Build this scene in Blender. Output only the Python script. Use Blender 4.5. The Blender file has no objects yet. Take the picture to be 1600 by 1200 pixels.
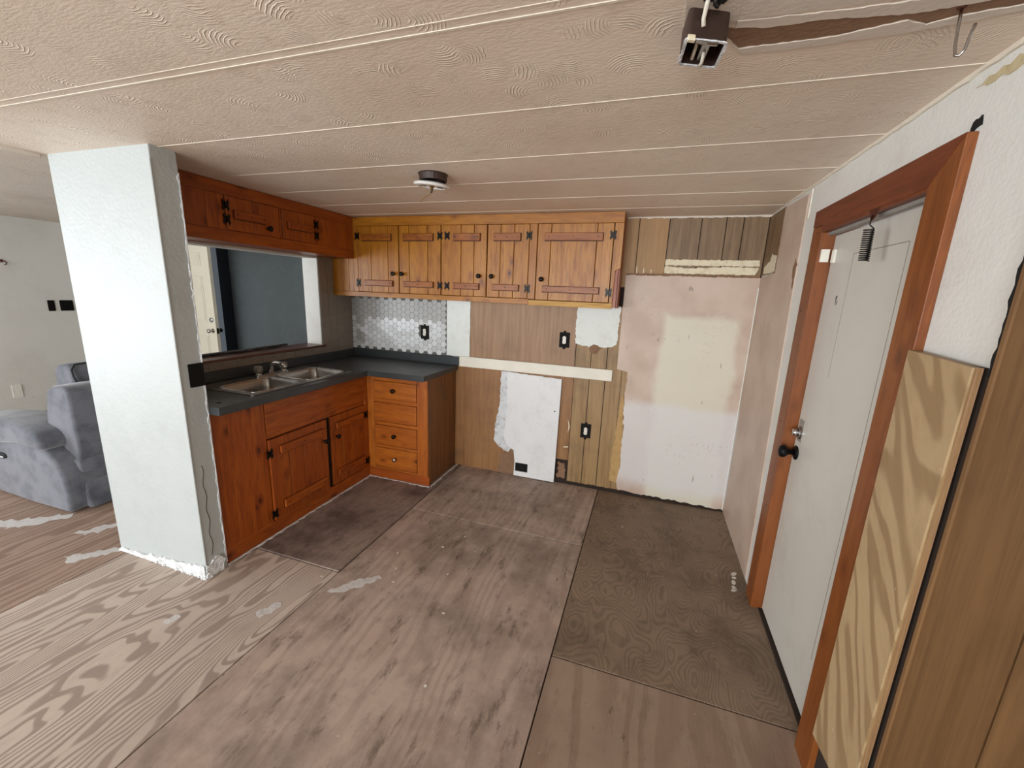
import bpy, bmesh, math, random
from mathutils import Vector, Matrix
random.seed(7)
scene = bpy.context.scene
COL = scene.collection

# ------------------------------------------------------------------ camera, light, exposure
CAM = (2.1452, -3.1441, 1.5269); YAW, PITCH, ROLL, FPX = -0.3129, -0.2181, 0.04, 640.5864
def set_camera():
    cy, sy, cp, sp = math.cos(YAW), math.sin(YAW), math.cos(PITCH), math.sin(PITCH)
    f = Vector((sy*cp, cy*cp, sp)); r = Vector((cy, -sy, 0)); u = r.cross(f)
    cr, sr = math.cos(ROLL), math.sin(ROLL)
    r, u = r*cr + u*sr, -r*sr + u*cr
    cd = bpy.data.cameras.new('camera'); cd.sensor_width = 36; cd.lens = FPX*36/1600; cd.clip_start = .02
    co = bpy.data.objects.new('camera', cd); COL.objects.link(co)
    m = Matrix((r, u, -f)).transposed().to_4x4(); m.translation = CAM
    co.matrix_world = m; scene.camera = co
set_camera()
world = bpy.data.worlds.new('daylight'); scene.world = world; world.use_nodes = True
bg = world.node_tree.nodes['Background']; bg.inputs[0].default_value = (.86, .93, 1, 1); bg.inputs[1].default_value = 1.2
def added_window_light(name, loc, rot, sx, sy, power, color):
    l = bpy.data.lights.new(name, 'AREA'); l.shape = 'RECTANGLE'; l.size = sx; l.size_y = sy; l.energy = power; l.color = color
    o = bpy.data.objects.new(name, l); COL.objects.link(o); o.location = loc; o.rotation_euler = rot
# added lamps in invented windows behind and left, tilted up to brighten the ceiling
added_window_light('added_light_side_window', (-3.95, -4.4, 1.15), (0, -math.pi/2-.5, 0), 1.7, 2.9, 105, (.84, .92, 1))
added_window_light('added_light_rear_window_a', (-1.9, -7.95, 1.25), (math.pi/2+.5, 0, 0), 2.3, 1.4, 85, (.84, .92, 1))
added_window_light('added_light_rear_window_b', (1.25, -7.95, 1.25), (math.pi/2+.5, 0, 0), 2.3, 1.4, 160, (.88, .94, 1))
vs = scene.view_settings; vs.view_transform = 'Standard'; vs.look = 'None'; vs.gamma = 1; vs.use_curve_mapping = False
vs.exposure = 0.5

# ------------------------------------------------------------------ mesh helpers
W, H = 2.8135, 2.075
XL = -0.43            # kitchen face of the pass-through wall
REAR = -8.0; XF = -4.0; YD = 1.64
def mapY(y0): return lambda u, v, d: (u, y0-d, v)       # faces -Y (back wall)
def mapXp(x0): return lambda u, v, d: (x0+d, u, v)      # faces +X
def mapXm(x0): return lambda u, v, d: (x0-d, u, v)      # faces -X (right wall)
def mapZ(z0): return lambda u, v, d: (u, v, z0+d)       # faces up
def mapZd(z0): return lambda u, v, d: (u, v, z0-d)      # faces down
class MB:
    def __init__(s): s.bm = bmesh.new()
    def prism(s, outer, d0, d1, mp, holes=()):
        if not holes and len(outer) <= 4:
            a = [s.bm.verts.new(mp(u, v, d0)) for u, v in outer]; b = [s.bm.verts.new(mp(u, v, d1)) for u, v in outer]
            s.bm.faces.new(a); s.bm.faces.new(b[::-1]); loops = [(a, b)]
        else:
            loops = []; t = bmesh.new(); es = []; n = 0; pts = []
            for lp in [outer, *holes]:
                vs_ = [t.verts.new((u, v, 0)) for u, v in lp]
                for i, v in enumerate(vs_): v.index = n+i
                es += [t.edges.new((vs_[i], vs_[(i+1) % len(vs_)])) for i in range(len(vs_))]
                pts.append(list(range(n, n+len(lp)))); n += len(lp)
            flat = [p for lp in [outer, *holes] for p in lp]
            t.verts.index_update()
            bmesh.ops.triangle_fill(t, use_beauty=True, use_dissolve=False, edges=es)
            t.verts.index_update()
            key = {(round(u, 6), round(v, 6)): i for i, (u, v) in enumerate(flat)}
            A = [s.bm.verts.new(mp(u, v, d0)) for u, v in flat]; B = [s.bm.verts.new(mp(u, v, d1)) for u, v in flat]
            for f in t.faces:
                ids = [key.get((round(v.co.x, 6), round(v.co.y, 6))) for v in f.verts]
                if None in ids: ids = [min(range(len(flat)), key=lambda k: (flat[k][0]-v.co.x)**2+(flat[k][1]-v.co.y)**2) for v in f.verts]
                try: s.bm.faces.new([A[i] for i in ids]); s.bm.faces.new([B[i] for i in reversed(ids)])
                except ValueError: pass
            t.free()
            loops = [([A[i] for i in lp], [B[i] for i in lp]) for lp in pts]
        for a, b in loops:
            k = len(a)
            for i in range(k): s.bm.faces.new((a[i], a[(i+1) % k], b[(i+1) % k], b[i]))
        return s
    def box(s, x0, x1, y0, y1, z0, z1):
        return s.prism([(x0, y0), (x1, y0), (x1, y1), (x0, y1)], z0, z1, lambda u, v, d: (u, v, d))
    def rect(s, u0, u1, v0, v1, d0, d1, mp): return s.prism([(u0, v0), (u1, v0), (u1, v1), (u0, v1)], d0, d1, mp)
    def rings(s, rings, cap=True):
        R = [[s.bm.verts.new(p) for p in r] for r in rings]; k = len(R[0])
        for a, b in zip(R, R[1:]):
            for i in range(k): s.bm.faces.new((a[i], a[(i+1) % k], b[(i+1) % k], b[i]))
        if cap: s.bm.faces.new(R[0]); s.bm.faces.new(R[-1])
        return s
    def tube(s, path, r, n=8):
        P = [Vector(p) for p in path]; rs = []
        for i, p in enumerate(P):
            t = (P[min(i+1, len(P)-1)]-P[max(i-1, 0)]).normalized()
            a = t.cross(Vector((0, 0, 1)) if abs(t.z) < .9 else Vector((1, 0, 0))).normalized(); b = t.cross(a)
            if i and rs:
                a = (pa - t*pa.dot(t)).normalized(); b = t.cross(a)
            pa = a; rr = r[i] if isinstance(r, (list, tuple)) else r
            rs.append([p+a*math.cos(k*math.tau/n)*rr+b*math.sin(k*math.tau/n)*rr for k in range(n)])
        return s.rings(rs)
    def lathe(s, prof, origin, axis, n=20):   # prof [(radius, distance along axis)]
        o = Vector(origin); ax = Vector(axis).normalized()
        a = ax.cross(Vector((0, 0, 1)) if abs(ax.z) < .9 else Vector((1, 0, 0))).normalized(); b = ax.cross(a)
        return s.rings([[o+ax*h+(a*math.cos(k*math.tau/n)+b*math.sin(k*math.tau/n))*max(r, 1e-4) for k in range(n)] for r, h in prof])
def rough(pts, amp, step=.02, closed=True, edges=None, seed=None):
    """polygon with chosen edges broken into a ragged line"""
    rnd = random.Random(seed if seed is not None else len(pts)); out = []; n = len(pts)
    for i in range(n):
        a, b = pts[i], pts[(i+1) % n]; out.append(a)
        if edges is not None and i not in edges: continue
        L = math.hypot(b[0]-a[0], b[1]-a[1]); k = int(L/step)
        for j in range(1, k):
            t = j/k; nx, ny = -(b[1]-a[1])/L, (b[0]-a[0])/L; e = rnd.uniform(-amp, amp)
            out.append((a[0]+(b[0]-a[0])*t+nx*e, a[1]+(b[1]-a[1])*t+ny*e))
    return out
def rrect(x0, x1, y0, y1, r, n=5):
    o = []
    for cx, cy, a in ((x1-r, y1-r, 0), (x0+r, y1-r, 90), (x0+r, y0+r, 180), (x1-r, y0+r, 270)):
        for k in range(n+1):
            t = math.radians(a+90*k/n); o.append((cx+r*math.cos(t), cy+r*math.sin(t)))
    return o
def wpos(o):
    p = Vector((0, 0, 0))
    while o: p += o.location; o = o.parent
    return p
def obj(name, mb, mat, parent=None, bevel=0, smooth=False, subsurf=0, seg=2):
    bm = mb.bm if isinstance(mb, MB) else mb
    bmesh.ops.recalc_face_normals(bm, faces=bm.faces)
    lo = Vector([min(v.co[i] for v in bm.verts) for i in range(3)]); hi = Vector([max(v.co[i] for v in bm.verts) for i in range(3)])
    c = (lo+hi)/2; c.z = lo.z
    bmesh.ops.translate(bm, verts=bm.verts, vec=-c)
    if smooth:
        for f in bm.faces: f.smooth = True
    me = bpy.data.meshes.new(name); bm.to_mesh(me); bm.free(); me.materials.append(mat)
    o = bpy.data.objects.new(name, me); COL.objects.link(o)
    o.parent = parent; o.location = c-(wpos(parent) if parent else Vector((0, 0, 0)))
    if bevel:
        b = o.modifiers.new('edge', 'BEVEL'); b.width = bevel; b.segments = seg; b.limit_method = 'ANGLE'; b.angle_limit = math.radians(40)
    if subsurf:
        b = o.modifiers.new('soft', 'SUBSURF'); b.levels = subsurf; b.render_levels = subsurf
    return o
def dup(o, at, parent=None, mat=None):
    c = o.copy(); COL.objects.link(c); c.parent = parent; c.location = Vector(at)-(wpos(parent) if parent else Vector((0, 0, 0)))
    return c
def tag(o, label, cat, group=None, kind=None):
    o['label'] = label; o['category'] = cat
    if group: o['group'] = group
    if kind: o['kind'] = kind
    return o
def struct(o, label, cat): return tag(o, label, cat, kind='structure')
def thing(name, loc, label, cat, group=None, kind=None):
    o = bpy.data.objects.new(name, None); COL.objects.link(o); o.location = loc; o.empty_display_size = .05
    return tag(o, label, cat, group, kind)
def box(name, dims, mat, parent=None, bevel=0.0): return obj(name, MB().box(*dims), mat, parent, bevel)

# ------------------------------------------------------------------ materials
def lin(c):
    if isinstance(c, str): c = [int(c[i:i+2], 16)/255 for i in (0, 2, 4)]
    else: c = [x/255 for x in c]
    return tuple((x/12.92 if x <= .04045 else ((x+.055)/1.055)**2.4) for x in c)+(1,)
class NT:
    def __init__(s, name):
        s.m = bpy.data.materials.new(name); s.m.use_nodes = True; s.t = s.m.node_tree; s.b = s.t.nodes['Principled BSDF']
    def n(s, typ, props=None, **inp):
        nd = s.t.nodes.new('ShaderNode'+typ)
        for k, v in (props or {}).items(): setattr(nd, k, v)
        for k, v in inp.items():
            key = int(k[1:]) if k[0] == '_' and k[1:].isdigit() else k.replace('_', ' ')
            s.set(nd.inputs[key], v)
        return nd
    def set(s, sock, v):
        if hasattr(v, 'bl_idname') and not isinstance(v, bpy.types.NodeSocket): v = v.outputs[0]
        if isinstance(v, bpy.types.NodeSocket): s.t.links.new(v, sock)
        else: sock.default_value = v
    def math(s, op, a, b=0.0, c=None):
        nd = s.n('Math', {'operation': op}, _0=a, _1=b)
        if c is not None: s.set(nd.inputs[2], c)
        return nd.outputs[0]
    def vmul(s, v, k): return s.n('VectorMath', {'operation': 'MULTIPLY'}, _0=v, _1=k).outputs[0]
    def vadd(s, v, k): return s.n('VectorMath', {'operation': 'ADD'}, _0=v, _1=k).outputs[0]
    def noise(s, vec, scale=1, detail=3, rough=.5, dist=0):
        return s.n('TexNoise', Vector=vec, Scale=float(scale), Detail=float(detail), Roughness=rough, Distortion=float(dist)).outputs[0]
    def mix(s, f, a, b, mode='MIX'):
        nd = s.n('Mix', {'data_type': 'RGBA', 'blend_type': mode}); s.set(nd.inputs[0], f); s.set(nd.inputs[6], a); s.set(nd.inputs[7], b); return nd.outputs[2]
    def step(s, v, lo, hi, a=0.0, b=1.0):
        return s.n('MapRange', {'interpolation_type': 'SMOOTHSTEP'}, _0=v, _1=lo, _2=hi, _3=a, _4=b).outputs[0]
    def world(s): return s.n('NewGeometry').outputs['Position']
    def local(s):      # object space with a random shift for every piece
        c = s.n('TexCoord').outputs['Object']; r = s.n('ObjectInfo').outputs['Random']
        cb = s.n('CombineXYZ', _0=s.math('MULTIPLY', r, 37.0), _1=s.math('MULTIPLY', r, 91.0), _2=s.math('MULTIPLY', r, 53.0)).outputs[0]
        return s.vadd(c, cb)
    def rnd(s): return s.n('ObjectInfo').outputs['Random']
    def out(s, color, rough=.6, bump=None, strength=.2, dist=.01, metal=0.0, spec=.5, normal=None):
        s.set(s.b.inputs['Base Color'], color); s.set(s.b.inputs['Roughness'], rough); s.set(s.b.inputs['Metallic'], metal); s.b.inputs['Specular IOR Level'].default_value = spec
        if bump is not None: s.set(s.b.inputs['Normal'], s.n('Bump', Strength=strength, Distance=dist, Height=bump).outputs[0])
        return s.m
def plain(name, c, rough=.5, metal=0.0, var=.12, scale=30):
    t = NT(name); n = t.noise(t.local(), scale, 3)
    return t.out(t.mix(t.step(n, .3, .7), lin(c), tuple(x*(1-var) for x in lin(c)[:3])+(1,)), rough, metal=metal)
def paint(name, c, dirt, amount=.5, scale=3, rough=.6, bump=.12, speck=True, bscale=90):
    t = NT(name); p = t.world(); a = t.noise(p, scale, 5, .6); b = t.noise(p, scale*5.3, 4, .6)
    f = t.math('MULTIPLY', t.step(t.math('ADD', t.math('MULTIPLY', a, .65), t.math('MULTIPLY', b, .35)), .45, .72), amount)
    col = t.mix(f, lin(c), lin(dirt))
    if speck:
        v = t.n('TexVoronoi', Vector=p, Scale=7.0).outputs['Distance']
        k = t.math('MULTIPLY', t.step(v, .035, .02), t.step(t.noise(p, 2.3, 1), .52, .56))
        col = t.mix(t.math('MULTIPLY', k, .8), col, lin('4a4038'))
    hb = t.math('ADD', t.noise(p, bscale, 2), t.math('MULTIPLY', t.noise(p, bscale*.15, 3), 1.5))
    return t.out(col, rough, hb, bump, .01)
def pine(name, axis, light='b5781a', mid='985a0a', dark='4e2306', knot=1.0, rough=.32):
    """varnished knotty pine, grain along the given axis"""
    t = NT(name); p = t.local(); k = {'x': (.09, 1, 1), 'y': (1, .09, 1), 'z': (1, 1, .09)}[axis]
    q = t.vmul(p, k)
    kn = t.n('TexVoronoi', {'feature': 'F1'}, Vector=t.vmul(p, tuple(.55 if x < 1 else 1 for x in k)), Scale=11.0, Randomness=1.0)
    kd = kn.outputs['Distance']; pick = t.step(t.n('SeparateColor', _0=kn.outputs['Color']).outputs[0], .50, .52)
    kk = t.math('MULTIPLY', t.step(kd, .17, .08), pick)
    ring = t.math('MULTIPLY', t.math('MULTIPLY', t.step(kd, .34, .1), pick), .55)
    g = t.noise(q, 26, 5, .6, .6); g2 = t.noise(q, 95, 3, .6); big = t.noise(q, 6, 2)
    col = t.mix(t.step(t.math('ADD', g, ring), .36, .72), lin(light), lin(mid))
    col = t.mix(t.math('MULTIPLY', t.step(g2, .45, .72), .5), col, lin(dark))
    col = t.mix(t.math('MULTIPLY', t.step(big, .35, .75), .45), col, lin(mid))
    col = t.mix(t.math('MULTIPLY', kk, .85*knot), col, lin((52, 20, 6)))
    col = t.mix(t.math('MULTIPLY', t.rnd(), .45), col, lin(mid))
    return t.out(col, t.math('ADD', rough, t.math('MULTIPLY', g, .18)), g2, .06, .004)
def plywood(name, light, dark, rings=26, sx=2.6, sy=.42, contrast=.8, stain=.5, stainc='4b3a30', off=(0, 0, 0), axis='y', wave=.12, rough=.72, spots=.6, worn=0.0, scuff=.5):
    """rotary-cut plywood face: contour figure running along the axis, grime and spills"""
    t = NT(name); p = t.vadd(t.world(), off)
    k = {'y': (sx, sy, sx), 'z': (sx, sx, sy), 'd': (sx, sx, sy)}[axis]
    if axis == 'd': p = t.n('VectorRotate', {'rotation_type': 'X_AXIS'}, Vector=p, Angle=.55).outputs[0]
    w = t.n('TexNoise', Vector=t.vmul(p, (1, .5, 1)), Scale=5.0, Detail=2.0).outputs[1]
    q = t.vadd(t.vmul(p, k), t.vmul(w, (wave, wave, wave)))
    n = t.noise(q, 1.0, 1.6, .45)
    s = t.math('SINE', t.math('MULTIPLY', n, float(rings*6.283)))
    fine = t.noise(t.vmul(p, (70, 6, 70) if axis == 'y' else (70, 70, 6)), 1, 3, .6)
    g = t.math('ADD', t.math('MULTIPLY', t.step(s, -.25, .75), contrast), t.math('MULTIPLY', fine, .34))
    col = t.mix(t.step(g, .1, 1.0), lin(light), lin(dark))
    if worn: col = t.mix(t.math('MULTIPLY', t.step(t.noise(p, 1.7, 4, .6), .45, .68), worn), col, lin('a58b7b'))
    sf = t.noise(t.vmul(p, (15, 4.5, 15) if axis == 'y' else (15, 15, 5)), 1, 7, .78)
    col = t.mix(t.math('MULTIPLY', t.step(sf, .52, .68), scuff*.8), col, lin(stainc))
    col = t.mix(t.math('MULTIPLY', t.step(sf, .46, .34), scuff*.7), col, lin(light))
    grime = t.noise(p, 2.1, 5, .62); grime2 = t.noise(p, 9, 5, .7)
    f = t.math('MULTIPLY', t.step(t.math('ADD', t.math('MULTIPLY', grime, .7), t.math('MULTIPLY', grime2, .3)), .40, .66), stain)
    col = t.mix(f, col, lin(stainc))
    sp = t.noise(t.vmul(p, (34, 13, 34) if axis == 'y' else (24, 24, 9)), 1, 4, .68)
    col = t.mix(t.math('MULTIPLY', t.step(sp, .62, .72), t.math('MULTIPLY', t.step(t.noise(p, 1.3, 2), .35, .6), spots)), col, lin('37291f'))
    col = t.mix(t.math('MULTIPLY', t.step(t.noise(p, 46, 2), .72, .78), .35), col, lin('d8cfc8'))
    return t.out(col, rough, t.math('ADD', g, t.math('MULTIPLY', fine, 1.5)), .10, .004)
def panelling(name, light, dark, axis='z', rough=.5, stain=.3):
    t = NT(name); p = t.local(); q = t.vmul(p, (1, 1, .05) if axis == 'z' else (1, .05, 1))
    g = t.noise(q, 38, 5, .65, .4); g2 = t.noise(q, 130, 3)
    col = t.mix(t.step(g, .35, .68), lin(light), lin(dark))
    col = t.mix(t.math('MULTIPLY', t.step(g2, .55, .75), .4), col, lin(dark))
    col = t.mix(t.math('MULTIPLY', t.rnd(), .25), col, lin(dark))
    col = t.mix(t.math('MULTIPLY', t.step(t.noise(t.world(), 5, 4), .5, .72), stain), col, lin('5a432c'))
    return t.out(col, rough, g2, .05, .003)
def plaster_ceiling():
    t = NT('stomped_plaster'); p = t.world(); fx = t.vmul(p, (1, 1, 0))
    jit = t.n('TexNoise', Vector=fx, Scale=3.0, Detail=1.0).outputs[1]
    hs = []
    for sc, off, dens in ((7.2, (0, 0, 0), .25), (8.4, (3.3, 7.1, 0), .35), (6.3, (9.1, 2.7, 0), .4)):
        q = t.vadd(t.vadd(fx, off), t.vmul(jit, (.05, .05, 0)))
        v = t.n('TexVoronoi', Vector=q, Scale=sc)
        loc = t.n('VectorMath', {'operation': 'SUBTRACT'}, _0=q, _1=v.outputs['Position']).outputs[0]
        sc3 = t.n('SeparateColor', _0=v.outputs['Color'])
        ang = t.math('MULTIPLY', sc3.outputs[0], 6.283)
        l2 = t.vadd(t.n('VectorRotate', {'rotation_type': 'Z_AXIS'}, Vector=loc, Angle=ang).outputs[0], (.055, 0, 0))
        ln = t.n('VectorMath', {'operation': 'LENGTH'}, _0=l2).outputs['Value']
        arc = t.math('SINE', t.math('ADD', t.math('MULTIPLY', ln, 700.0), t.math('MULTIPLY', t.noise(fx, 26, 2), 11.0)))
        mask = t.math('MULTIPLY', t.step(v.outputs['Distance'], .36, .2), t.step(sc3.outputs[1], dens, dens+.04))
        hs.append(t.math('MULTIPLY', arc, mask))
    h = t.math('MAXIMUM', t.math('MAXIMUM', hs[0], hs[1]), hs[2])
    strength = t.step(t.n('SeparateXYZ', _0=p).outputs[1], -.7, -2.0, .25, 1.0)
    h = t.math('ADD', t.math('MULTIPLY', h, strength), t.math('MULTIPLY', t.noise(t.vmul(p, (1, 3, 1)), 60, 3), .7))
    col = t.mix(t.step(t.noise(p, 1.4, 4), .35, .7), lin('eedfce'), lin('e2d1be'))
    col = t.mix(t.math('MULTIPLY', t.step(t.noise(p, 14, 4, .7), .5, .75), .35), col, lin('c6b29c'))
    return t.out(col, .55, h, .6, .0028)

M = {}
M['ceil'] = plaster_ceiling()
M['ceil_plain'] = paint('smooth_ceiling_paint', 'd6cbbd', 'bfb09f', .6, 2.2, .6, .1, False)
M['seam'] = paint('ceiling_joint_filler', 'e6dccb', 'd0c2ac', .5, 8, .5, .1, False)
M['brown_paper'] = paint('bare_ceiling_board', '8a6a50', '6b4d38', .7, 9, .85, .2, False)
M['white_wall'] = paint('old_white_wall_paint', 'e2e1da', 'c9c4b8', .6, 1.6, .5, .12)
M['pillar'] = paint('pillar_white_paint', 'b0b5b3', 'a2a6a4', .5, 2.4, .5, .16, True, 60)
M['plaster'] = paint('broken_plaster', 'dfe2e3', '9a9691', .8, 22, .8, .5, False, 140)
M['left_wall'] = paint('living_room_wall_paint', 'dcdbd6', 'c7c4bd', .5, 1.2, .6, .08)
M['dark_wall'] = paint('charcoal_wall_paint', '4c5252', '5f6566', .5, 2.6, .55, .06, False)
M['navy'] = plain('dark_navy', '1d2530', .5)
M['cream'] = plain('cream_door_paint', 'ece5d0', .4, var=.05, scale=3)
M['patch'] = paint('white_primer_patch', 'e4e8e2', 'cfd0c4', .55, 9, .6, .2, False, 50)
M['board_white'] = paint('white_board_paint', 'e6e7e6', 'd0d0ce', .5, 6, .45, .05, False)
M['ledger'] = plain('primed_wood_strip', 'ebe6d6', .5, var=.06, scale=8)
M['black'] = plain('black_plastic', '0a0a0a', .5); M['black'].node_tree.nodes['Principled BSDF'].inputs['Specular IOR Level'].default_value = .2
M['hole'] = plain('dark_void', '0a0807', .9)
M['iron'] = plain('black_iron', '17130f', .38, .6)
M['chrome'] = plain('chrome', 'd5d5d5', .16, 1.0)
M['steel'] = plain('brushed_steel', 'a9a7a3', .30, 1.0, .08, 60)
M['acrylic'] = plain('clear_acrylic', '8b857c', .12, var=.3, scale=120)
M['white_plastic'] = plain('white_plastic', 'e9e7e0', .35, var=.04)
M['ivory'] = plain('ivory_plastic', 'ece8da', .35, var=.04)
M['brown_plastic'] = plain('brown_bakelite', '3d2a22', .45, var=.3)
M['wire_black'] = plain('black_wire', '141312', .5); M['copper'] = plain('copper_wire', '8a6a3c', .4, .7)
M['wire_white'] = plain('white_wire', 'd9d2c0', .5)
M['pine_x'] = pine('knotty_pine_rail', 'x'); M['pine_y'] = pine('knotty_pine_rail_side', 'y'); M['pine_z'] = pine('knotty_pine_board', 'z')
AMB = dict(light='b8691c', mid='9e500e', dark='522006')
M['amber_x'] = pine('amber_pine_drawer', 'x', **AMB); M['amber_z'] = pine('amber_pine_board', 'z', **AMB)
RED_SHADED = dict(light='b05a16', mid='8c3e0a', dark='461a06')  # redder, darker copy of the pine: shade on the left cabinets put into colour
M['red_shaded_y'] = pine('shaded_red_pine_rail', 'y', **RED_SHADED); M['red_shaded_z'] = pine('shaded_red_pine_board', 'z', **RED_SHADED); M['red_shaded_x'] = pine('shaded_red_pine_rail_back', 'x', **RED_SHADED)
M['stain_shade'] = plain('stain_and_shade', '3a1806', .5)
M['batten'] = pine('pine_batten', 'x', 'a5611a', '8a4a0d', '4c2008', .6)
M['bare_pine'] = pine('bare_scraped_pine', 'x', 'd8b06a', 'b98a4a', '7a5224', .8, .6)
M['casing'] = pine('stained_door_casing', 'z', '8e5020', '7a3f12', '4e2609', .4, .38)
M['casing_y'] = pine('stained_door_head', 'y', '7a3c1c', '6a3012', '481e0a', .25, .4)
M['end_panel'] = panelling('plywood_end_panel', '8a5a2e', '6b4220', stain=.5)
M['counter'] = plain('charcoal_laminate', '3c4042', .34, var=.16, scale=5)
M['sill'] = pine('varnished_sill', 'y', '6d4230', '573021', '37190f', .3, .22)
M['rag'] = plain('torn_grey_linoleum', '45464a', .8, var=.4, scale=50)
M['tile'] = plain('taupe_tile', '8f8376', .35, var=.14, scale=12); M['grout'] = plain('taupe_grout', '9d9284', .8)
M['hex_white'] = plain('white_hex_tile', 'e2e4e4', .3, var=.08, scale=40); M['hex_pale'] = plain('pale_hex_tile', 'd3d4d2', .3, var=.10, scale=40)
M['hex_grey'] = plain('grey_hex_tile', 'b4b3ae', .35, var=.12, scale=40); M['hex_grout'] = plain('dark_hex_grout', '6d6e68', .8)
M['luan'] = panelling('luan_board', 'a4815f', '8f6c4c', stain=.25); M['luan_low'] = panelling('luan_board_low', 'a07446', '8a5f36', stain=.35)
M['oak'] = panelling('oak_wall_panelling', 'a98a5c', '8c6c42', stain=.3)
M['dark_oak'] = panelling('dark_wall_panelling', '8b7050', '6f5538', stain=.15); M['tan'] = panelling('plain_tan_board', 'a8814f', '9a7444', stain=.1)
M['brown_panel'] = panelling('brown_wall_panelling', '86643f', '6e4f30', stain=.25)
M['stain'] = paint('yellowed_paint', 'c8b892', 'a08a60', .7, 9, .7, .2, False)
M['fibre'] = paint('torn_fibre_layer', 'bd9a66', '9c7c4c', .7, 20, .85, .2, False)
M['cream_strip'] = paint('bare_cream_strip', 'e6dcc0', 'bda97c', .7, 14, .8, .3, False)
M['groove'] = plain('dark_groove', '2e2118', .9)
M['door_white'] = paint('kitchen_door_paint', 'cfccc2', 'b9b5a8', .5, 2.2, .38, .05)
M['grey_strip'] = plain('weatherstrip', '9a958c', .6); M['rust'] = plain('rusty_iron', '5a2d1c', .6, .4)
M['smear'] = paint('dried_paint', 'cbc8c6', 'a8a09a', .8, 30, .7, .3, False)
M['chip'] = plain('paint_chip', 'dedad0', .7)
M['fabric'] = None
def fabric():
    t = NT('grey_suede'); p = t.local(); n = t.noise(p, 7, 4, .6); f = t.noise(p, 220, 2)
    t.b.inputs['Sheen Weight'].default_value = .35
    return t.out(t.mix(t.step(n, .38, .66), lin('696b73'), lin('4c4f58')), .9, t.math('ADD', f, t.math('MULTIPLY', n, 2)), .15, .004)
M['fabric'] = fabric(); M['piping'] = plain('dark_piping', '2c2d31', .9)
def pink_sheet():
    t = NT('faded_pink_sheet'); p = t.world(); x = t.n('SeparateXYZ', _0=p); wob = t.math('MULTIPLY', t.math('SUBTRACT', t.noise(p, 3.5, 4), .5), .14)
    col = t.mix(t.step(t.noise(p, 4, 4), .35, .7), lin('cdb8a7'), lin('bea694'))
    # primer patches, one big and one low, with window light painted into them
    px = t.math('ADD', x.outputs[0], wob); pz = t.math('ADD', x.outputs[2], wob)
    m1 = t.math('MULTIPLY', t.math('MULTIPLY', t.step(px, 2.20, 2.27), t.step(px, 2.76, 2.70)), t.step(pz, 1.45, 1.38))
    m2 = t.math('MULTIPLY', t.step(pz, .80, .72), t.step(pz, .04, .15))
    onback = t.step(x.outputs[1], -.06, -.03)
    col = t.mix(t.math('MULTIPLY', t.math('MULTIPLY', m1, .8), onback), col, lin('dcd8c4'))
    col = t.mix(t.math('MULTIPLY', t.math('MULTIPLY', m2, .75), onback), col, lin('dcdad9'))
    sp = t.math('MULTIPLY', t.step(t.noise(p, 38, 4, .75), .58, .72), t.step(t.noise(p, 2.6, 2), .5, .62))
    col = t.mix(t.math('MULTIPLY', sp, .35), col, lin('7a6457'))
    sc = t.step(t.noise(t.vmul(p, (30, 30, 9)), 1, 3), .70, .76)
    col = t.mix(t.math('MULTIPLY', sc, .5), col, lin('6b5a50'))
    return t.out(col, .5, t.noise(p, 70, 2), .06, .01)
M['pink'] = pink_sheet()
M['ply_light'] = plywood('pale_figured_plywood', 'c2b3a6', '97867a', 44, 2.7, .36, .7, .30, '86746a', wave=.2, spots=.3, scuff=.35)
M['ply_left'] = plywood('reddish_plywood', 'a28b7b', '836b5c', 30, 2.4, .26, .7, .35, '7c6454', (4, 2, 0), spots=.2, worn=.5)
M['ply_dark'] = plywood('stained_plywood', '97867c', '77665c', 20, 2.6, .6, .25, .85, '4d4039', (9, 5, 0), spots=.8, scuff=.9)
M['ply_mid'] = plywood('trodden_plywood', 'b9a699', '948073', 22, 2.2, .3, .3, .55, '5f5047', (2, 7, 0), spots=.85, worn=.3, scuff=.95)
M['ply_wavy'] = plywood('wavy_brown_plywood', '917d69', '725f4d', 40, 4.2, 2.0, .42, .62, '524435', (6, 1, 0), wave=.35, spots=.7, scuff=.4)
M['ply_near'] = plywood('straight_grain_plywood', 'a18c7a', '866f5d', 14, 2.4, .16, .4, .32, '6d584a', (1, 9, 0), spots=.55)
M['ply_board'] = plywood('fresh_plywood_board', 'b79d76', '927752', 16, 3.6, .55, .62, .2, '8a6c48', (0, 3, 1), axis='d', spots=.15, rough=.6, scuff=.3)
M['ply_edge'] = panelling('plywood_edge', 'a8885a', '7c5c38')

# ------------------------------------------------------------------ setting: floor
fl = struct(box('floor', (XF, W+.1, REAR, YD, -.08, -.012), M['groove']), 'bare plywood subfloor of large stained sheets', 'floor')
def sheet(x0, x1, y0, y1, mat, top=0.0):
    g = .0028
    return obj('plywood_sheet', MB().box(x0+g, x1-g, y0+g, y1-g, -.012, top), M[mat], fl, .0015, seg=1)
SX = [-.54, .68, 1.896]
for x0, x1 in ((XF, -2.98), (-2.98, -1.76), (-1.76, -.54)):
    for y0, y1 in ((REAR, -3.3), (-3.3, -.86), (-.86, YD)): sheet(x0, x1, y0, y1, 'ply_left')
sheet(-.54, .68, REAR, -4.0, 'ply_light'); sheet(-.54, .68, -4.0, -1.56, 'ply_light', 0); sheet(-.54, .68, -1.56, 0, 'ply_dark', .006)
sheet(.68, 1.896, REAR, -3.26, 'ply_mid'); sheet(.68, 1.896, -3.26, -.82, 'ply_mid'); sheet(.68, 1.896, -.82, 0, 'ply_mid', .0012)
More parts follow.
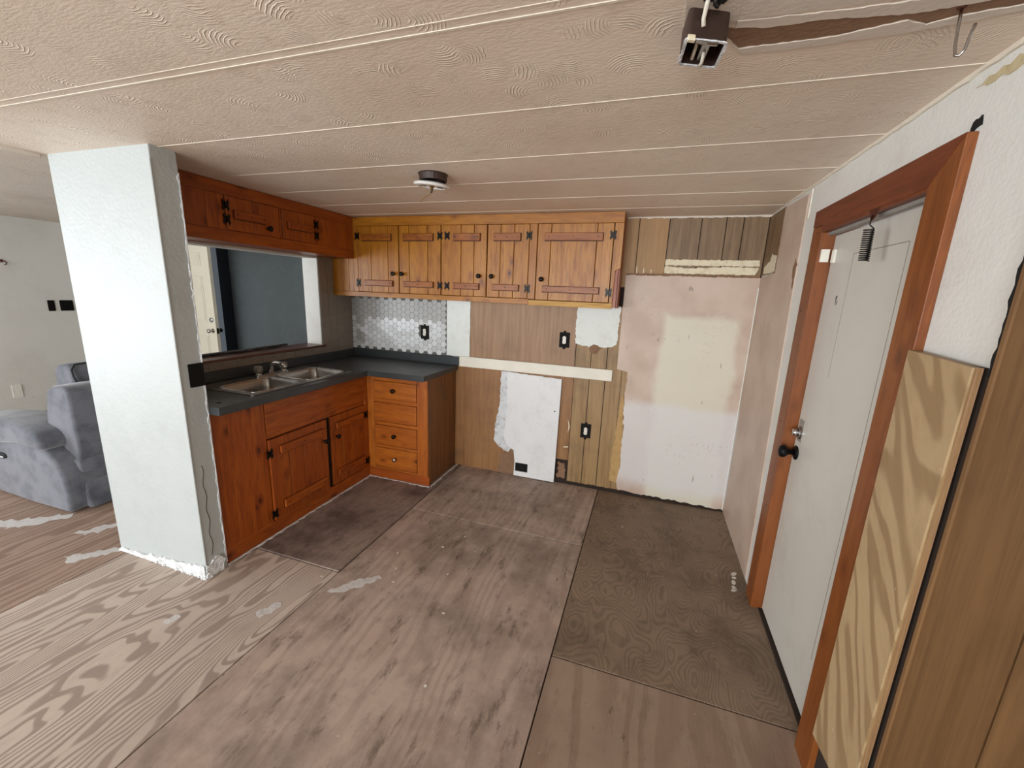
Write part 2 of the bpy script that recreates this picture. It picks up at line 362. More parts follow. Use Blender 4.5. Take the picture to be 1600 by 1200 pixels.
sheet(1.896, W+.1, -1.665, 0, 'ply_wavy'); sheet(1.896, W+.1, -4.1, -1.665, 'ply_near'); sheet(1.896, W+.1, -6.5, -4.1, 'ply_near'); sheet(1.896, W+.1, REAR, -6.5, 'ply_near')
def smear(pts, amp, seed, h=.0008):
    return obj('paint_smear', MB().prism(rough(pts, amp, .02, seed=seed), .0003, h, mapZ(0)), M['smear'], fl)
smear([(.73, -1.70), (.80, -1.68), (.93, -1.52), (.90, -1.50), (.79, -1.59)], .012, 3)
smear([(-1.62, -1.93), (-1.45, -1.97), (-1.27, -1.77), (-1.31, -1.70), (-1.45, -1.84)], .02, 4)
smear([(-1.05, -1.86), (-.95, -1.84), (-.86, -1.68), (-.93, -1.68)], .02, 5)
smear([(-.80, -2.0), (-.72, -2.03), (-.58, -1.86), (-.60, -1.81)], .014, 6)
smear([(.52, -1.93), (.57, -1.95), (.60, -1.86), (.56, -1.84)], .01, 8)
smear([(.18, -2.12), (.22, -2.12), (.23, -2.07), (.19, -2.07)], .008, 9)

# ------------------------------------------------------------------ ceiling
ce = struct(box('ceiling', (XF, W+.1, REAR, YD, H+.012, H+.10), M['groove']), 'low beige plaster ceiling with white joint lines', 'ceiling')
ys = [0.0, -.31, -.645, -1.02, -1.38, -1.807, -2.22, -2.64, -3.05, -3.46, -3.9, -4.32, -4.74, -5.2, -5.7, -6.2, -6.8, -7.4, REAR]
for a, b in zip(ys, ys[1:]):
    obj('ceiling_panel', MB().box(-.66, W, b+.0015, a-.0015, H, H+.012), M['ceil'], ce)
for y in ys[1:-1]:
    w = .002 if y != -2.22 else .003
    obj('joint_strip', MB().box(-.62 if y < -1.9 else (-.05 if y < -1.7 else XL), W, y-w, y+w, H-.0015, H+.004), M['seam'], ce)
obj('joint_strip', MB().box(-.3, W, -2.250, -2.247, H-.001, H+.004), M['seam'], ce)
box('ceiling_panel', (XF, -.66, REAR, YD, H+.002, H+.012), M['ceil_plain'], ce)
obj('edge_bead', MB().prism([(-.675, H-.018), (-.645, H-.018), (-.64, H+.004), (-.68, H+.004)], REAR, -1.845, lambda u, v, d: (u, d, v)), M['ceil_plain'], ce, .005)
# torn paper running from the junction box to the right wall
tear = [(2.235, -2.085), (2.314, -2.066), (2.42, -2.066), (2.56, -2.046), (2.63, -2.050), (2.72, -2.06), (2.80, -2.062),
        (2.80, -2.045), (2.72, -2.030), (2.64, -2.022), (2.60, -2.006), (2.56, -2.030), (2.45, -2.005), (2.33, -2.004), (2.27, -2.005), (2.24, -2.05)]
obj('bare_tear', MB().prism(rough(tear, .003, .012, seed=2), 0, .0015, mapZd(H)), M['brown_paper'], ce)
fl1 = [(2.25, -2.105), (2.45, -2.09), (2.8, -2.09), (2.80, -2.064), (2.72, -2.062), (2.56, -2.048), (2.42, -2.068), (2.314, -2.068), (2.25, -2.082)]
obj('peeled_edge', MB().prism(rough(fl1, .002, .012, seed=5), 0, .003, mapZd(H)), M['ceil_plain'], ce)
fl2 = [(2.25, -2.03), (2.27, -2.003), (2.33, -2.002), (2.45, -2.003), (2.56, -2.028), (2.60, -2.004), (2.64, -2.02), (2.72, -2.028), (2.8, -2.043), (2.8, -2.02), (2.6, -1.985), (2.4, -1.975), (2.28, -1.98)]
obj('peeled_edge', MB().prism(rough(fl2, .002, .012, seed=6), 0, .003, mapZd(H)), M['ceil_plain'], ce)
obj('patch_panel', MB().prism(rough([(2.148, -2.6), (2.8, -2.6), (2.8, -2.09), (2.25, -2.105), (2.15, -2.10)], .002, .02, seed=8), 0, .0022, mapZd(H)), M['ceil_plain'], ce)
obj('cornice_bead', MB().prism(rough([(-.33, H-.008), (-2.6, H-.014), (-2.6, H), (-.33, H)], .003, .03, edges=[0], seed=4), 0, .008, mapXm(W)), M['seam'], ce)
obj('cornice_bead', MB().prism(rough([(1.93, H-.010), (W, H-.012), (W, H), (1.93, H)], .003, .02, edges=[0], seed=5), 0, .007, mapY(0)), M['ceil_plain'], ce)

# ------------------------------------------------------------------ back wall and its layers
wb = struct(box('wall_back', (XL, W+.1, 0, .10, -.012, H+.012), M['groove']), 'back kitchen wall stripped to patched boards and panelling', 'wall')
B = mapY(0)
def sheet_on(name, poly, d0, d1, mat, mp=B, parent=wb, holes=()): return obj(name, MB().prism(poly, d0, d1, mp, holes), M[mat], parent)
def R4(u0, u1, v0, v1): return [(u0, v0), (u1, v0), (u1, v1), (u0, v1)]
sheet_on('luan_panel', R4(.747, 1.632, .985, 1.47), 0, .005, 'luan')
sheet_on('luan_panel', R4(.60, 1.528, .0, .985), 0, .004, 'luan_low')
sheet_on('luan_panel', rough(R4(1.530, 1.634, .21, .985), .003, .02, edges=[0], seed=3), 0, .004, 'luan_low')
for a, b in ((1.638, 1.752), (1.758, 1.872), (1.878, 1.99)):
    sheet_on('panel_plank', rough(R4(a, b, .03, 1.46), .004, .015, edges=[0], seed=int(a*100)), 0, .004, 'oak')
sheet_on('panel_plank', R4(1.993, 2.06, .03, 1.02), 0, .0035, 'oak')
for a, b, m in ((1.90, 2.012, 'tan'), (2.017, 2.208, 'tan'), (2.214, 2.408, 'dark_oak'), (2.414, 2.558, 'dark_oak'), (2.564, 2.659, 'dark_oak'), (2.665, 2.805, 'dark_oak')):
    sheet_on('panel_plank', R4(a, b, 1.60, H), 0, .004, m)
sheet_on('white_patch', rough(R4(.531, .745, .985, 1.47), .0015, .02, seed=2), .004, .0075, 'patch')
sheet_on('white_patch', rough([(1.628, 1.17), (1.70, 1.155), (1.80, 1.15), (1.90, 1.16), (1.936, 1.185), (1.942, 1.46), (1.632, 1.46), (1.622, 1.33)], .005, .015, seed=9), .005, .0085, 'patch')
sheet_on('glue_blot', rough([(1.735, 1.135), (1.76, 1.10), (1.80, 1.105), (1.825, 1.15), (1.78, 1.17), (1.74, 1.16)], .006, .01, seed=4), .005, .009, 'brown_paper')
pk = [(1.955, 1.0), (2.035, .985), (2.03, .80), (2.045, .5), (2.05, .25), (2.03, .10), (2.05, .03), (W-.006, .02), (W-.006, 1.685), (1.955, 1.69)]
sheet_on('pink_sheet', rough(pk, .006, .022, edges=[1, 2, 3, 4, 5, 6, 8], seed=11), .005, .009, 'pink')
sheet_on('torn_fibre', rough([(1.975, .10), (2.045, .08), (2.048, .25), (2.043, .5), (2.03, .75), (2.012, .80), (1.995, .60), (1.98, .35)], .006, .02, seed=12), .004, .0062, 'fibre')
sheet_on('torn_edge', rough([(1.955, 1.685), (2.8, 1.685), (2.8, 1.70), (1.955, 1.697)], .004, .015, seed=13), .004, .012, 'brown_paper')
sheet_on('bare_strip', rough(R4(2.212, 2.790, 1.757, 1.795), .003, .012, seed=14), .004, .006, 'cream_strip')
sheet_on('bare_strip', rough([(2.212, 1.702), (2.77, 1.702), (2.79, 1.75), (2.60, 1.752), (2.45, 1.744), (2.36, 1.738), (2.212, 1.752)], .003, .012, seed=15), .004, .006, 'cream_strip')
for u in (2.07, 2.12, 2.022): sheet_on('paper_scrap', R4(u, u+.006, 1.70, 1.70+random.uniform(.02, .06)), .004, .006, 'cream_strip')
sheet_on('stain_board', rough([(1.03, .0), (1.2, .0), (1.2, .21), (1.12, .22), (1.05, .18)], .008, .015, seed=16), .004, .007, 'brown_paper')
sheet_on('plaster_ridge', rough([(1.035, .895), (1.10, .895), (1.095, .5), (1.10, .30), (1.14, .23), (1.12, .20), (1.04, .235), (.985, .30), (1.0, .45), (1.03, .6)], .006, .02, seed=17), .004, .012, 'plaster')
sheet_on('insulation_fluff', rough([(1.55, .05), (1.62, .05), (1.61, .18), (1.56, .19)], .012, .012, seed=18), -.02, .002, 'brown_paper')
for pts in (((1.617, .44), (1.632, .50), (1.612, .56), (1.622, .50)), ((1.59, .315), (1.63, .32), (1.63, .33), (1.592, .325))):
    sheet_on('paper_scrap', list(pts), .004, .006, 'cream_strip')
# hexagon backsplash
hx = sheet_on('hex_backsplash', R4(XL, .530, .975, 1.47), 0, .006, 'hex_grout')
a = .0500/2; hm = {}
def hex_mesh(mat):
    mb = MB(); ro = (a-.0012)/math.cos(math.pi/6)
    mb.prism([(ro*math.cos(k*math.pi/3), ro*math.sin(k*math.pi/3)) for k in range(6)], 0, .0045, lambda u, v, d: (u, -d, v))
    o = obj('hex_tile', mb, M[mat], hx); return o
first = {m: hex_mesh(m) for m in ('hex_white', 'hex_pale', 'hex_grey')}; used = set()
step = .0433; cols = 22
for i in range(cols):
    x = -.407+i*step
    for j in range(10):
        z = 1.003+j*.05+(.025 if i % 2 else 0)
        if z > 1.45 or (i % 2 == 0 and False): continue
        if .285 < x < .365 and 1.115 < z < 1.225: continue
        if x > .525: continue
        lim = 1.245+.012*math.sin(i*1.9)+(.02 if i % 2 == 0 else 0)
        m = 'hex_grey' if z > lim else random.choice(['hex_white', 'hex_white', 'hex_pale'])
        if i < 3 and j % 3: m = 'hex_grey' if i else m
        src = first[m]; zb = z-a+.0012
        if m not in used: used.add(m); src.location = Vector((x, -.006-.00225, zb))-wpos(hx)
        else: dup(src, (x, -.006-.00225, zb), hx)
# ------------------------------------------------------------------ pass-through wall and square tiles
wl = MB(); OZ0, OZ1, OY0, OY1 = 1.03, 1.752, -1.735, -.385
wl.box(-.55, XL, OY0, .10, -.012, OZ0); wl.box(-.55, XL, OY1, .10, OZ0, OZ1); wl.box(-.55, XL, OY0, .10, OZ1, H+.012)
wl.box(-.55, -.45, .10, YD, -.012, H+.012)
wl = struct(obj('wall_left', wl, M['white_wall']), 'wall between kitchen and next room with a pass-through opening above the sink', 'wall')
L = mapXp(XL)
sheet_on('tile_backing', R4(OY1, -.012, .93, 1.75), 0, .004, 'grout', L, wl)
sheet_on('tile_backing', R4(OY0, OY1, .93, 1.018), 0, .004, 'grout', L, wl)
tl = None
for y0 in [-.0115-.0955*(k+1) for k in range(18)]:
    for z0 in [.985+.0955*k for k in range(-1, 8)]:
        y1 = y0+.0925; zz0, zz1 = max(z0, .93), z0+.0925
        if y1 > OY1+.002 and y0 < OY1: yy0 = OY1 if z0 > .99 else y0
        else: yy0 = y0
        if y0 < OY1-.09 or yy0 >= y1-.01:
            zz1 = min(zz1, 1.018); 
            if zz0 > 1.0 or z0 > .95 and zz1-zz0 < .015: continue
        if zz1-zz0 < .012: continue
        obj('wall_tile', MB().rect(max(yy0, OY0), y1, zz0, zz1, .004, .0075, L), M['tile'], wl, .001, seg=1)
box('jamb_board', (-.575, XL+.004, OY1-.014, OY1, OZ0, OZ1), M['white_wall'], wl, .002)
box('jamb_edge', (XL, XL+.010, OY1-.014, OY1+.004, OZ0+.01, OZ1), M['grey_strip'], wl, .001)
box('header_board', (-.57, XL, OY0, OY1, OZ1-.014, OZ1), M['white_wall'], wl, .002)
obj('sill_board', MB().box(-.60, XL+.025, OY0, OY1+.02, OZ0-.004, OZ0+.016), M['sill'], wl, .004)
# ------------------------------------------------------------------ wall stub (the white pillar)
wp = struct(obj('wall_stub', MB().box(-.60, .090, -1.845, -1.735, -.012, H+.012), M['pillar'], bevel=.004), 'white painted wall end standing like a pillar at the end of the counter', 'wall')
def lumpy(poly, d0, d1, mp, amp, seed):
    mb = MB().prism(poly, d0, d1, mp); r = random.Random(seed)
    for v in mb.bm.verts: v.co += Vector([r.uniform(-amp, amp) for _ in range(3)])
    return mb
low = [(-.60, .0), (.085, .0), (.085, .075)]+[(.085-.685*t, .02+.055*(1-t)**1.5+random.uniform(-.008, .008)) for t in [k/40 for k in range(1, 40)]]
obj('crumbled_plaster', lumpy(low, 0, .008, mapY(-1.845), .003, 3), M['plaster'], wp)
obj('crumbled_plaster', lumpy(rough([(-1.845, 0), (-1.76, 0), (-1.75, .06), (-1.78, .10), (-1.845, .075)], .008, .01, seed=5), 0, .008, mapXp(.09), .003, 4), M['plaster'], wp)
for k in range(26):
    t = random.random(); x = .09-.45*t*t; r = random.uniform(.004, .011)
    mb = MB(); bmesh.ops.create_icosphere(mb.bm, subdivisions=1, radius=r)
    for v in mb.bm.verts: v.co = Vector((v.co.x+x, v.co.y-1.853-random.uniform(0, .004), v.co.z*.8+r*.6))
    obj('plaster_crumb', mb, M['plaster'], wp)
edge = [(-1.737, .03)]+[(-1.737-random.uniform(.001, .010), .03+k*.02) for k in range(1, 98)]+[(-1.737, 1.99)]
obj('broken_edge', lumpy(edge, -.002, .004, mapXp(.09), .0015, 6), M['plaster'], wp)
obj('crack', MB().tube([(.0905, -1.803+.006*math.sin(k*1.3), .62-.028*k) for k in range(19)], .0013, 5), M['groove'], wp)
obj('corner_bead', MB().tube([(.0895, -1.8445, .02+.05*k) for k in range(41)], .004, 6), M['pillar'], wp)
# ------------------------------------------------------------------ next room
door_y0, door_y1 = .70, 1.46
wf = MB()
for y0, y1, z0, z1 in ((-2.9, door_y0, -.012, H+.012), (door_y0, door_y1, 2.04, H+.012), (REAR, -5.9, -.012, H+.012), (-5.9, -2.9, -.012, .30), (-5.9, -2.9, 2.0, H+.012)):
    wf.box(XF-.12, XF, y0, y1, z0, z1)
struct(obj('wall_far_left', wf, M['left_wall']), 'pale wall of the next room beyond the grey recliner', 'wall')
struct(box('wall_far_corner', (XF-.12, XF, door_y1, YD, -.012, H+.012), M['navy']), 'narrow dark navy wall beside the open cream door', 'wall')  # narrow wall face coloured darker than the charcoal wall next to it
struct(box('wall_far_back', (XF-.12, -.45, YD, YD+.1, -.012, H+.012), M['dark_wall']), 'charcoal painted wall seen through the pass-through opening', 'wall')
wr = MB()
for x0, x1, z0, z1 in ((XF-.12, -3.1, -.012, H+.012), (-3.1, 2.45, -.012, .53), (-3.1, 2.45, 1.97, H+.012), (-.7, .05, .53, 1.97), (2.45, W+.1, -.012, H+.012)):
    wr.box(x0, x1, REAR-.12, REAR, z0, z1)
struct(obj('wall_rear', wr, M['left_wall']), 'unseen white rear wall with two added windows behind the viewer', 'wall')
def window(name, u0, u1, v0, v1, mp, label):  # unseen windows, invented to suit the direction of the light
    w = obj(name, MB().prism(R4(u0, u1, v0, v1), -.09, -.04, mp, [R4(u0+.05, u1-.05, v0+.05, v1-.05)]), M['white_plastic']); struct(w, label, 'window')
    obj('mullion', MB().rect((u0+u1)/2-.02, (u0+u1)/2+.02, v0+.05, v1-.05, -.08, -.05, mp), M['white_plastic'], w)
window('added_window_1', -3.1, -.7, .53, 1.97, lambda u, v, d: (u, REAR+d, v), 'added unseen left rear window behind the viewer')
window('added_window_2', .05, 2.45, .53, 1.97, lambda u, v, d: (u, REAR+d, v), 'added unseen right rear window behind the viewer')
window('added_window_3', -5.9, -2.9, .30, 2.0, mapXp(XF), 'added unseen wide side window of the next room')
# open six-panel door
dk = struct(obj('door_2', MB().box(-3.86, -3.0, .60, .642, .008, 2.03), M['cream'], bevel=.002), 'cream six-panel door standing open in the next room', 'door')
D = mapY(.60)
for u0, u1 in ((-3.345, -3.135), (-3.725, -3.51)):
    for v0, v1 in ((1.70, 1.86), (1.02, 1.585), (.22, .85)):
        p = obj('panel', MB().rect(u0+.028, u1-.028, v0+.028, v1-.028, 0, .006, D), M['cream'], dk, .004)
        obj('moulding', MB().prism(R4(u0, u1, v0, v1), 0, .008, D, [R4(u0+.016, u1-.016, v0+.016, v1-.016)]), M['cream'], p, .003)
for z, r in ((.915, .026), (1.05, .022)):
    obj('door_knob' if z < 1 else 'deadbolt', MB().lathe([(.03, 0), (.03, .006), (.012, .012), (.012, .035), (r, .045), (r, .065), (.01, .072)] if z < 1 else [(.03, 0), (.03, .014), (.02, .018)], (-3.055, .60, z), (0, -1, 0)), M['chrome'], dk, smooth=True)
obj('door_knob', MB().lathe([(.03, 0), (.03, .006), (.012, .012), (.012, .035), (.026, .045), (.026, .065), (.01, .072)], (-3.055, .642, .915), (0, 1, 0)), M['iron'], dk, smooth=True)
box('latch_plate', (-3.0, -2.998, .608, .634, .88, .95), M['iron'], dk)

# ------------------------------------------------------------------ right wall and door
DY0, DY1, DZ = -1.722, -1.010, 1.835
wg = MB()
for y0, y1, z0, z1 in ((DY1, .10, -.012, H+.012), (DY0, DY1, DZ, H+.012), (REAR-.12, DY0, -.012, H+.012)): wg.box(W, W+.12, y0, y1, z0, z1)
wg = struct(obj('wall_right', wg, M['white_wall']), 'white right wall around the kitchen door with exposed panelling', 'wall')
RW = mapXm(W)
pkr = [(-.006, .015), (-.80, .015), (-.775, .5), (-.745, 1.0), (-.715, 1.55), (-.70, 2.045), (-.33, 2.055), (-.335, 1.70), (-.006, 1.685)]
sheet_on('pink_sheet', rough(pkr, .004, .03, edges=[0, 6, 7], seed=21), 0, .006, 'pink', RW, wg)
sheet_on('exposed_panelling', R4(-.328, -.005, 1.70, H-.012), 0, .003, 'dark_oak', RW, wg)
sheet_on('bare_strip', rough([(-.30, 1.71), (-.05, 1.705), (-.05, 1.75), (-.18, 1.78), (-.20, 1.82), (-.30, 1.80)], .006, .015, seed=22), .003, .005, 'cream_strip', RW, wg)
obj('corner_bead', MB().tube([(W-.008, -.012, .02+.08*k) for k in range(21)], .004, 6), M['patch'], wg)
sheet_on('torn_paper', rough([(-.70, 1.60), (-.715, 1.72), (-.675, 1.75), (-.66, 1.70)], .006, .012, seed=23), .005, .008, 'brown_paper', RW, wg)
sheet_on('paint_ridge', rough([(-.72, 1.93), (-.735, 1.93), (-.735, 2.06), (-.72, 2.06)], .002, .02, seed=24), 0, .004, 'seam', RW, wg)
sheet_on('stained_strip', rough([(-1.78, 2.035), (-2.2, 1.985), (-2.2, 2.03), (-1.86, 2.045)], .006, .02, seed=25), 0, .003, 'stain', RW, wg)
sheet_on('plug_hole', rough([(-1.80, 1.932), (-1.835, 1.94), (-1.83, 1.962), (-1.805, 1.955)], .003, .008, seed=26), 0, .003, 'hole', RW, wg)
# brown panelling beside the plywood, plank by plank
for a, b in ((-2.302, -2.086), (-2.60, -2.308), (-2.72, -2.606), (-2.94, -2.726), (-3.24, -2.946), (-3.46, -3.246)):
    sheet_on('panel_plank', R4(a, b, 0, H-.03), 0, .009, 'brown_panel', RW, wg)
sheet_on('panel_backing', R4(-3.46, -2.072, 0, H-.03), 0, .004, 'groove', RW, wg)
sheet_on('panel_edge', rough([(-2.074, 1.40), (-2.084, 1.40), (-2.084, H-.03), (-2.070, H-.03)], .004, .015, edges=[3], seed=28), 0, .012, 'hole', RW, wg)
sheet_on('panel_edge', R4(-2.093, -2.084, 0, H-.03), .004, .014, 'brown_panel', RW, wg)
sheet_on('base_board', R4(-2.09, -1.834, 0, 1.415), 0, .006, 'groove', RW, wg)
# casing
tr = struct(thing('trim_1', (W, (DY0+DY1)/2, 0), 'stained wooden casing around the white kitchen door', 'trim'), 'stained wooden casing around the white kitchen door', 'trim')
c1 = obj('side_casing', MB().rect(DY1, -.905, 0, 1.855, 0, .020, RW), M['casing'], tr, .002)
c2 = obj('side_casing', MB().prism([(DY0, 0), (-1.832, 0), (-1.832, 1.928), (DY0, DZ)], 0, .022, RW), M['casing'], tr, .002)
c3 = obj('head_casing', MB().prism([(-.905, 1.857), (DY1, 1.857), (DY1, DZ), (DY0-.001, DZ), (-1.830, 1.929), (-.905, 1.925)], 0, .022, RW), M['casing_y'], tr, .002)
obj('side_jamb', MB().rect(DY1-.006, DY1+.012, 0, DZ, -.110, .019, RW), M['casing'], tr, .0015)
obj('side_jamb', MB().rect(DY0-.012, DY0+.006, 0, DZ, -.110, .019, RW), M['casing'], tr, .0015)
obj('head_jamb', MB().rect(DY0, DY1, DZ-.010, DZ+.012, -.110, .020, RW), M['casing_y'], tr, .001)
obj('door_stop', MB().rect(DY0, DY1, DZ-.022, DZ-.010, -.028, -.004, RW), M['grey_strip'], tr, .001)
for z in (.1, .55, .98, 1.5, 1.83): obj('nail_head', MB().lathe([(.004, 0), (.004, .0012), (.001, .002)], (W-.020, -.955+.02*math.sin(z*9), z), (-1, 0, 0), 8), M['rust'], tr)
obj('threshold', MB().box(W+.014, W+.115, DY0+.007, DY1-.007, .001, .006), M['groove'], tr)
kd = struct(thing('door_1', (W+.05, (DY0+DY1)/2, .012), 'closed white kitchen door with a black knob', 'door'), 'closed white kitchen door with a black knob', 'door')
DX = W+.030; KD = mapXm(DX)
obj('door_slab', MB().box(DX, DX+.036, DY0+.010, DY1-.012, .014, DZ-.024), M['door_white'], kd, .0015)
for r4 in (R4(-1.585, -1.23, 1.719, 1.722), R4(-1.587, -1.584, .25, 1.72), R4(-1.232, -1.229, 1.25, 1.72)): obj('scored_line', MB().prism(r4, 0, .0007, KD), M['grey_strip'], kd)
dbolt = obj('deadbolt', MB().lathe([(.030, 0), (.030, .004), (.024, .008), (.024, .012)], (DX, -1.066, .965), (-1, 0, 0)), M['steel'], kd, smooth=False)
obj('key_cylinder', MB().lathe([(.016, 0), (.016, .020), (.012, .022)], (DX-.010, -1.066, .965), (-1, 0, 0)), M['chrome'], dbolt, smooth=True)
obj('backplate', MB().prism(rough(R4(-1.092, -1.040, .925, 1.025), .001, .03), 0, .002, KD), M['grey_strip'], kd)
kn = obj('door_knob', MB().lathe([(.013, .008), (.011, .028), (.018, .036), (.027, .046), (.029, .056), (.024, .066), (.008, .071)], (DX, -1.062, .868), (-1, 0, 0)), M['black'], kd, smooth=True)
obj('rose', MB().lathe([(.032, 0), (.032, .005), (.014, .010)], (DX, -1.062, .868), (-1, 0, 0)), M['black'], kn, smooth=True)
obj('scribble', MB().tube([(DX-.0006, -1.155, 1.53), (DX-.0006, -1.15, 1.565), (DX-.0006, -1.163, 1.567), (DX-.0006, -1.152, 1.55)], .0012, 4), M['wire_black'], kd)
obj('scribble', MB().tube([(DX-.0006, -1.168, 1.532), (DX-.0006, -1.166, 1.55)], .0012, 4), M['wire_black'], kd)

# ------------------------------------------------------------------ cabinets
def butterfly(u, v, mp, parent, s=1.0, d0=0.0):
    """black H hinge straddling a door edge"""
    o = []
    for sx in (-1, 1):
        pts = [(.003, -.010), (.010, -.022), (.012, -.034), (.016, -.024), (.022, -.026), (.020, -.012), (.017, 0), (.020, .012), (.022, .026), (.016, .024), (.012, .034), (.010, .022), (.003, .010)]
        o.append([(u+sx*x*s, v+y*s) for x, y in pts])
    mb = MB()
    for p in o: mb.prism(p, d0, d0+.0035, mp)
    mb.rect(u-.0045*s, u+.0045*s, v-.018*s, v+.018*s, d0, d0+.008, mp)
    return obj('hinge', mb, M['iron'], parent)
def knob(u, v, mp, parent, mat='iron', d0=.0):
    o = Vector(mp(u, v, d0)); ax = Vector(mp(u, v, d0+1))-o
    return obj('knob', MB().lathe([(.009, 0), (.007, .010), (.012, .015), (.017, .020), (.017, .025), (.010, .030), (.002, .031)], o, ax, 16), M[mat], parent, smooth=True)
def plank_door(parent, mp, u0, u1, v0, v1, grooves, battens, d0=.001, th=.018, mat='pine_z', bmat='batten', knob_at=None, hinges=(), nails=3, knobmat='iron'):
    o = bpy.data.objects.new('door', None); COL.objects.link(o); o.parent = parent; o.empty_display_size = .05
    o.location = Vector(mp((u0+u1)/2, v0, d0))-wpos(parent)
    e = [u0, *grooves, u1]
    for a, b in zip(e, e[1:]):
        obj('plank', MB().rect(a+.0016, b-.0016, v0, v1, d0, d0+th, mp), M[mat], o, .0022, seg=1)
    for (a, b, c, d) in battens:
        obj('stain_shade_line', MB().rect(a-.003, b+.004, c-.004, d+.002, d0+th-.0004, d0+th+.0006, mp), M['stain_shade'], o)  # dark plate: stain line, with the batten's edge shade put into its colour
        bt = obj('batten', MB().rect(a, b, c, d, d0+th, d0+th+.016, mp), M[bmat], o, .003, seg=1)
    for (a, b, c, d) in battens:
        for k in range(nails):
            q = Vector(mp(a+(b-a)*(.08+.84*k/max(1, nails-1)), (c+d)/2, d0+th+.016)); ax = Vector(mp(0, 0, 1))-Vector(mp(0, 0, 0))
            obj('screw_head', MB().lathe([(.004, -.001), (.004, .0008), (.002, .0012)], q, ax, 8), M['iron'], o)
    for (u, v) in hinges: butterfly(u, v, mp, o, 1.0, d0+th)
    if knob_at: knob(*knob_at, mp, o, knobmat, d0+th)
    return o
# --- back wall cabinet
YU = -.215; FU = mapY(YU); FT = H
uc = thing('wall_cabinet', (.75, YU/2, 1.452), 'long knotty pine wall cabinet with five plank doors on the back wall', 'cabinet')
box('carcass', (XL+.008, 1.915, YU+.001, -.010, 1.470, FT-.004), M['groove'], uc)
obj('side_panel', MB().box(1.9155, 1.926, YU+.012, -.010, 1.452, FT-.006), M['red_shaded_z'], uc, .001)
obj('top_rail', MB().rect(-.205, 1.928, 2.004, FT-.003, 0, .018, FU), M['pine_x'], uc, .002)
obj('bottom_rail', MB().rect(XL+.008, 1.30, 1.452, 1.489, 0, .018, FU), M['pine_x'], uc, .002)
obj('bottom_rail', MB().rect(1.3005, 1.893, 1.447, 1.484, 0, .018, FU), M['bare_pine'], uc, .002)
for u0, u1, v0, m in ((-.205, -.166, 1.4895, 'pine_z'), (1.292, 1.346, 1.4895, 'pine_z')): obj('stile', MB().rect(u0, u1, v0, 2.0035, 0, .018, FU), M[m], uc, .002)
obj('stile', MB().prism([(1.872, 1.4845), (1.893, 1.4845), (1.896, 1.70), (1.928, 1.715), (1.928, 2.0035), (1.872, 2.0035)], 0, .018, FU), M['pine_z'], uc, .002)
obj('side_return', MB().box(1.894, 1.9150, YU-.004, YU+.012, 1.456, 1.712), M['red_shaded_z'], uc)
for u0, u1 in ((XL+.008, -.345), (-.344, -.258), (-.257, -.206)): obj('filler_plank', MB().rect(u0, u1, 1.4895, 1.752, 0, .016, FU), M['pine_z'], uc, .002)
obj('bottom_board', MB().box(XL+.008, 1.915, YU+.001, -.010, 1.458, 1.4695), M['red_shaded_x'], uc)
bz0, bz1, tz0, tz1 = 1.543, 1.586, 1.890, 1.942; dd = .001
zk = 1.64
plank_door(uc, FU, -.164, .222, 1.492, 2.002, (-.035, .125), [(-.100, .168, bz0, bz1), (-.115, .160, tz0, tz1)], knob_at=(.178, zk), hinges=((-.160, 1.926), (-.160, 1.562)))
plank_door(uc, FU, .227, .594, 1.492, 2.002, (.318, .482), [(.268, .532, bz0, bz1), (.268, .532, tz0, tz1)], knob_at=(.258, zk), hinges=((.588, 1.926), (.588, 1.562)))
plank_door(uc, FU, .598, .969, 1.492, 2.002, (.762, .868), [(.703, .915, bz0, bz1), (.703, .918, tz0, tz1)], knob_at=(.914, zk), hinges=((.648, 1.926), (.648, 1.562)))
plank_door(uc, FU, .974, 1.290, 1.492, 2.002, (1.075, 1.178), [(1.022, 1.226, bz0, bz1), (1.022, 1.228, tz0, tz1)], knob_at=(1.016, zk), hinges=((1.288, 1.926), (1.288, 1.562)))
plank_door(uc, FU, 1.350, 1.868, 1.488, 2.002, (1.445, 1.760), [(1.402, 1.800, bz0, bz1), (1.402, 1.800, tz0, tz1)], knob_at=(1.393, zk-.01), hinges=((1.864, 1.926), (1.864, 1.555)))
# --- cabinet over the pass-through
FL = mapXp(-.215)
ul = thing('wall_cabinet', (-.32, -.98, 1.752), 'low pine cabinet, shade painted into its dark red, hung above the pass-through opening', 'cabinet')
box('carcass', (XL+.002, -.216, -1.733, -.236, 1.765, H-.004), M['groove'], ul)
obj('top_rail', MB().rect(-1.733, -.236, 2.006, H-.003, 0, .018, FL), M['red_shaded_y'], ul, .002)
obj('bottom_rail', MB().rect(-1.733, -.236, 1.752, 1.816, 0, .018, FL), M['red_shaded_y'], ul, .002)
obj('bottom_board', MB().box(XL+.002, -.216, -1.733, -.236, 1.752, 1.7645), M['red_shaded_y'], ul)
for u0, u1 in ((-1.733, -1.42), (-1.419, -1.309), (-.940, -.926), (-.628, -.52), (-.519, -.40), (-.399, -.236)): obj('stile', MB().rect(u0, u1, 1.8165, 2.0055, 0, .016, FL), M['red_shaded_z'], ul, .002)
plank_door(ul, FL, -1.306, -.943, 1.818, 2.004, (-1.13,), [(-1.262, -1.055, 1.885, 1.932)], mat='red_shaded_z', bmat='red_shaded_y', knob_at=(-1.035, 1.862), hinges=((-1.306, 1.95), (-1.306, 1.875)))
plank_door(ul, FL, -.923, -.631, 1.818, 2.004, (-.78,), [(-.885, -.680, 1.888, 1.932)], mat='red_shaded_z', bmat='red_shaded_y', hinges=((-.631, 1.95), (-.631, 1.875)))
